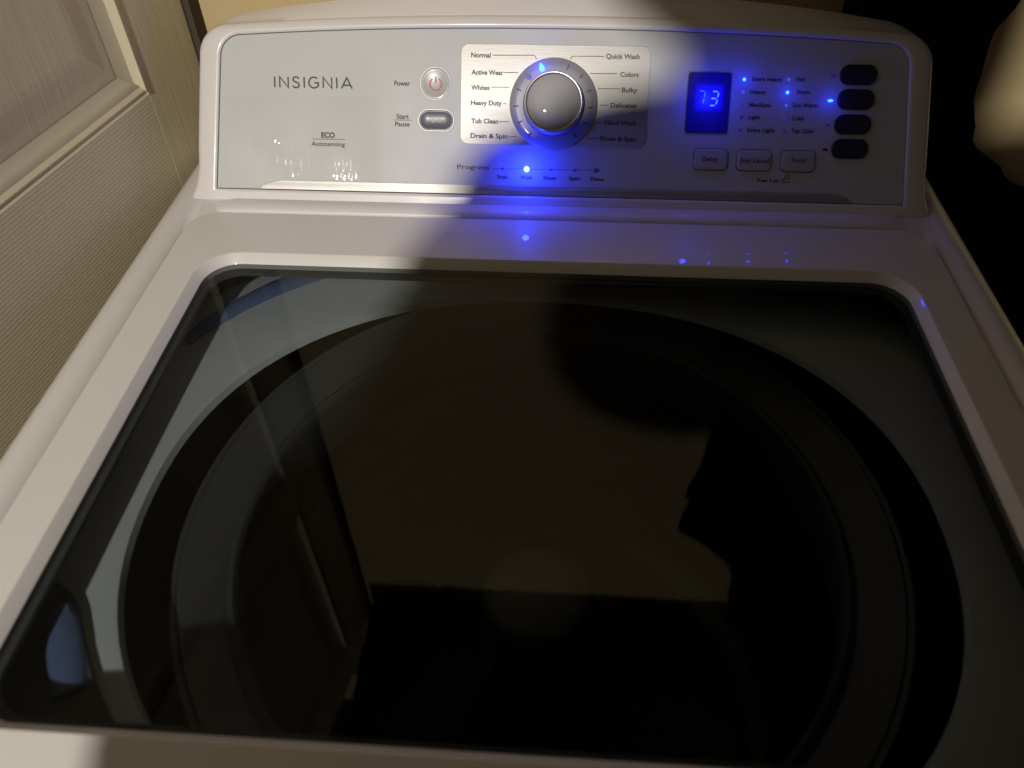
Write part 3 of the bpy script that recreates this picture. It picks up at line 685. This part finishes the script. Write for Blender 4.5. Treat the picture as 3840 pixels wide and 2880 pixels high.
# ---- crumpled protective film on the fascia's lower left
def film(u0, u1, v0, v1, nu, nv, fn):
    V = []; F = []
    for i in range(nu+1):
        for j in range(nv+1):
            s, t = i/nu, j/nv; u = u0+(u1-u0)*s; v = v0+(v1-v0)*t; V.append(tuple(P(u, v, FW + 0.0009 + fn(u, v, s, t))))
    for i in range(nu):
        for j in range(nv): F.append((i*(nv+1)+j, (i+1)*(nv+1)+j, (i+1)*(nv+1)+j+1, i*(nv+1)+j+1))
    return wpart('protective_film', V, F, M['film'], fascia, True, 180, label='clear protective film, crumpled at the lower left')
ph = [random.uniform(0, 6.28) for _ in range(12)]
def crum(u, v, s, t):
    e = (min(1, min(s, 1-s)*10)*min(1, min(t, 1-t)*8))
    h = 0
    for (cu, cv, su, sv, f, am) in [(-0.2585, 0.040, 0.005, 0.013, 1500, 0.8), (-0.242, 0.034, 0.009, 0.018, 2100, 1.0), (-0.226, 0.020, 0.013, 0.015, 1700, 1.0), (-0.183, 0.014, 0.013, 0.017, 2300, 0.9)]:
        g = math.exp(-((u-cu)/su)**2 - ((v-cv)/sv)**2)
        wob = 0.0032*math.sin(v*150 + ph[0]) + 0.0012*math.sin(v*340 + ph[1])
        h += am*g*(math.sin((u+wob)*f*0.8 + ph[2]) + 0.6*math.sin((u-wob*1.4)*f*0.43 + v*90 + ph[4]))
    return 0.00012*h*e
film(-0.285, -0.150, 0.002, 0.080, 400, 90, crum)

# added blue point lights off the fascia, imitating lens glow round lamps and display
def glow_fill(u, v, w_, en, rad=0.004, col=(0.012, 0.03, 1.0)):
    d = bpy.data.lights.new('added_glow', 'POINT'); d.energy = en; d.color = col; d.shadow_soft_size = rad
    o = bpy.data.objects.new('added_glow', d); C.objects.link(o); o.location = P(u, v, w_)
glow_fill(-0.0205, 0.0226, 0.016, 0.110, 0.003)
glow_fill(-0.0125, 0.1075, 0.010, 0.008, 0.002)
glow_fill(0.1320, 0.0850, 0.013, 0.034, 0.003)
for (u, v) in ((0.1605, 0.0995), (0.1972, 0.0898), (0.2330, 0.0839)): glow_fill(u, v, 0.009, 0.0045, 0.002)

# ------------------------------------------------------------------ the photographer, behind the lens: casts the shadow across the machine
per = empty('person', (0.0, -0.30, FZ), 'person in dark clothes leaning over the washer with a phone held out', 'person')
PO = Vector(per.location)
def skin(name, verts, edges, radii, root, mt, sub=2):
    me = bpy.data.meshes.new(name); me.from_pydata([tuple(Vector(v)-PO) for v in verts], edges, []); me.update()
    o = bpy.data.objects.new(name, me); C.objects.link(o)
    md = o.modifiers.new('s', 'SKIN'); md.use_smooth_shade = True
    for i, r in enumerate(radii):
        rr_ = r if isinstance(r, tuple) else (r, r); o.data.skin_vertices[0].data[i].radius = rr_
    o.data.skin_vertices[0].data[root].use_root = True
    s = o.modifiers.new('d', 'SUBSURF'); s.levels = sub; s.render_levels = sub
    dg = bpy.context.evaluated_depsgraph_get(); m2 = bpy.data.meshes.new_from_object(o.evaluated_get(dg)); bpy.data.objects.remove(o)
    m2.name = name; o = bpy.data.objects.new(name, m2); C.objects.link(o); m2.materials.clear(); m2.materials.append(mt); o.parent = per
    for p in m2.polygons: p.use_smooth = True
    return o
bv = [(0.0, -0.33, -0.03), (0.0, -0.31, 0.18), (0.0, -0.25, 0.40), (0.0, -0.20, 0.470), (0.006, -0.170, 0.580), (0.0, -0.140, 0.640), (-0.01, -0.12, 0.695), (-0.01, -0.125, 0.76),   # 0-7 pelvis..crown
      (-0.10, -0.34, -0.10), (-0.11, -0.31, -0.48), (-0.11, -0.34, -0.86), (-0.11, -0.24, -0.905),                                              # left leg
      (0.10, -0.34, -0.10), (0.11, -0.31, -0.48), (0.11, -0.34, -0.86), (0.11, -0.24, -0.905),
      (-0.138, -0.21, 0.508), (-0.196, -0.20, 0.27), (-0.085, -0.035, 0.315),                                                                     # left arm
      (0.158, -0.21, 0.545), (0.190, -0.20, 0.26), (0.110, -0.035, 0.315)]
be = [(0, 1), (1, 2), (2, 3), (3, 4), (4, 5), (5, 6), (6, 7), (0, 8), (8, 9), (9, 10), (10, 11), (0, 12), (12, 13), (13, 14), (14, 15), (3, 16), (16, 17), (17, 18), (3, 19), (19, 20), (20, 21)]
br = [(0.18, 0.12), (0.19, 0.12), (0.20, 0.125), (0.095, 0.09), (0.066, 0.062), 0.072, (0.078, 0.095), (0.055, 0.06), 0.085, 0.06, 0.042, 0.035, 0.085, 0.06, 0.042, 0.035, 0.075, 0.055, 0.034, 0.075, 0.055, 0.034]
skin('body', bv, be, br, 0, M['shirt'])
for s in (-1, 1):   # hands: palm and five fingers closing on the phone's ends
    cx = 0.0125 + s*0.085; b0 = Vector((cx + s*0.010, -0.034, 0.322)); hv = [tuple(b0), (cx + s*0.004, -0.026, 0.350)]; he = [(0, 1)]; hr = [0.022, 0.026]
    for f, (dx, dz, ln) in enumerate([(0.0, 0.075, 0.95), (0.004, 0.060, 1.0), (0.006, 0.045, 0.95), (0.008, 0.030, 0.8)]):
        i = len(hv); hv += [(cx + s*(0.006+dx), -0.006, 0.335+dz*0.6), (cx - s*0.006, 0.006 - 0.012, 0.345+dz*0.62), (cx - s*0.018*ln, -0.010, 0.347+dz*0.62)]
        he += [(1, i), (i, i+1), (i+1, i+2)]; hr += [0.009, 0.0085, 0.0075]
    i = len(hv); hv += [(cx - s*0.004, -0.045, 0.360), (cx - s*0.022, -0.040, 0.378)]; he += [(0, i), (i, i+1)]; hr += [0.011, 0.009]
    skin('hand', hv, he, hr, 0, M['skin'])
# hair cap, broadened to shape the head's shadow
bm = bmesh.new(); bmesh.ops.create_uvsphere(bm, u_segments=24, v_segments=14, radius=1.0)
for v in bm.verts: v.co = Vector((v.co.x*0.126-0.012, v.co.y*0.115-0.138, v.co.z*0.115+0.705)) - PO
me = bpy.data.meshes.new('hair'); bm.to_mesh(me); bm.free(); link('hair', me, M['hair'], per)
skin('shade_lock', [(0.075, -0.15, 0.68), (0.082, -0.160, 0.60), (0.082, -0.165, 0.53)], [(0, 1), (1, 2)], [0.030, 0.030, 0.020], 0, M['hair'])  # added lock that shades the bare wall at far right
# phone
pm = box(-0.078, 0.078, -0.037, 0.037, -0.0085, 0.0, 0.003)
po = link('phone', pm, M['phone'], None, False); po.matrix_world = Matrix.Translation(Vector((0.0103, 0, 0.3795)) - ax_f*0.006) @ Matrix((ax_r, ax_u, -ax_f)).transposed().to_4x4() @ Matrix.Translation((0, 0, 0.0085))
tag(po, 'black phone held out over the lid by the person', 'phone')
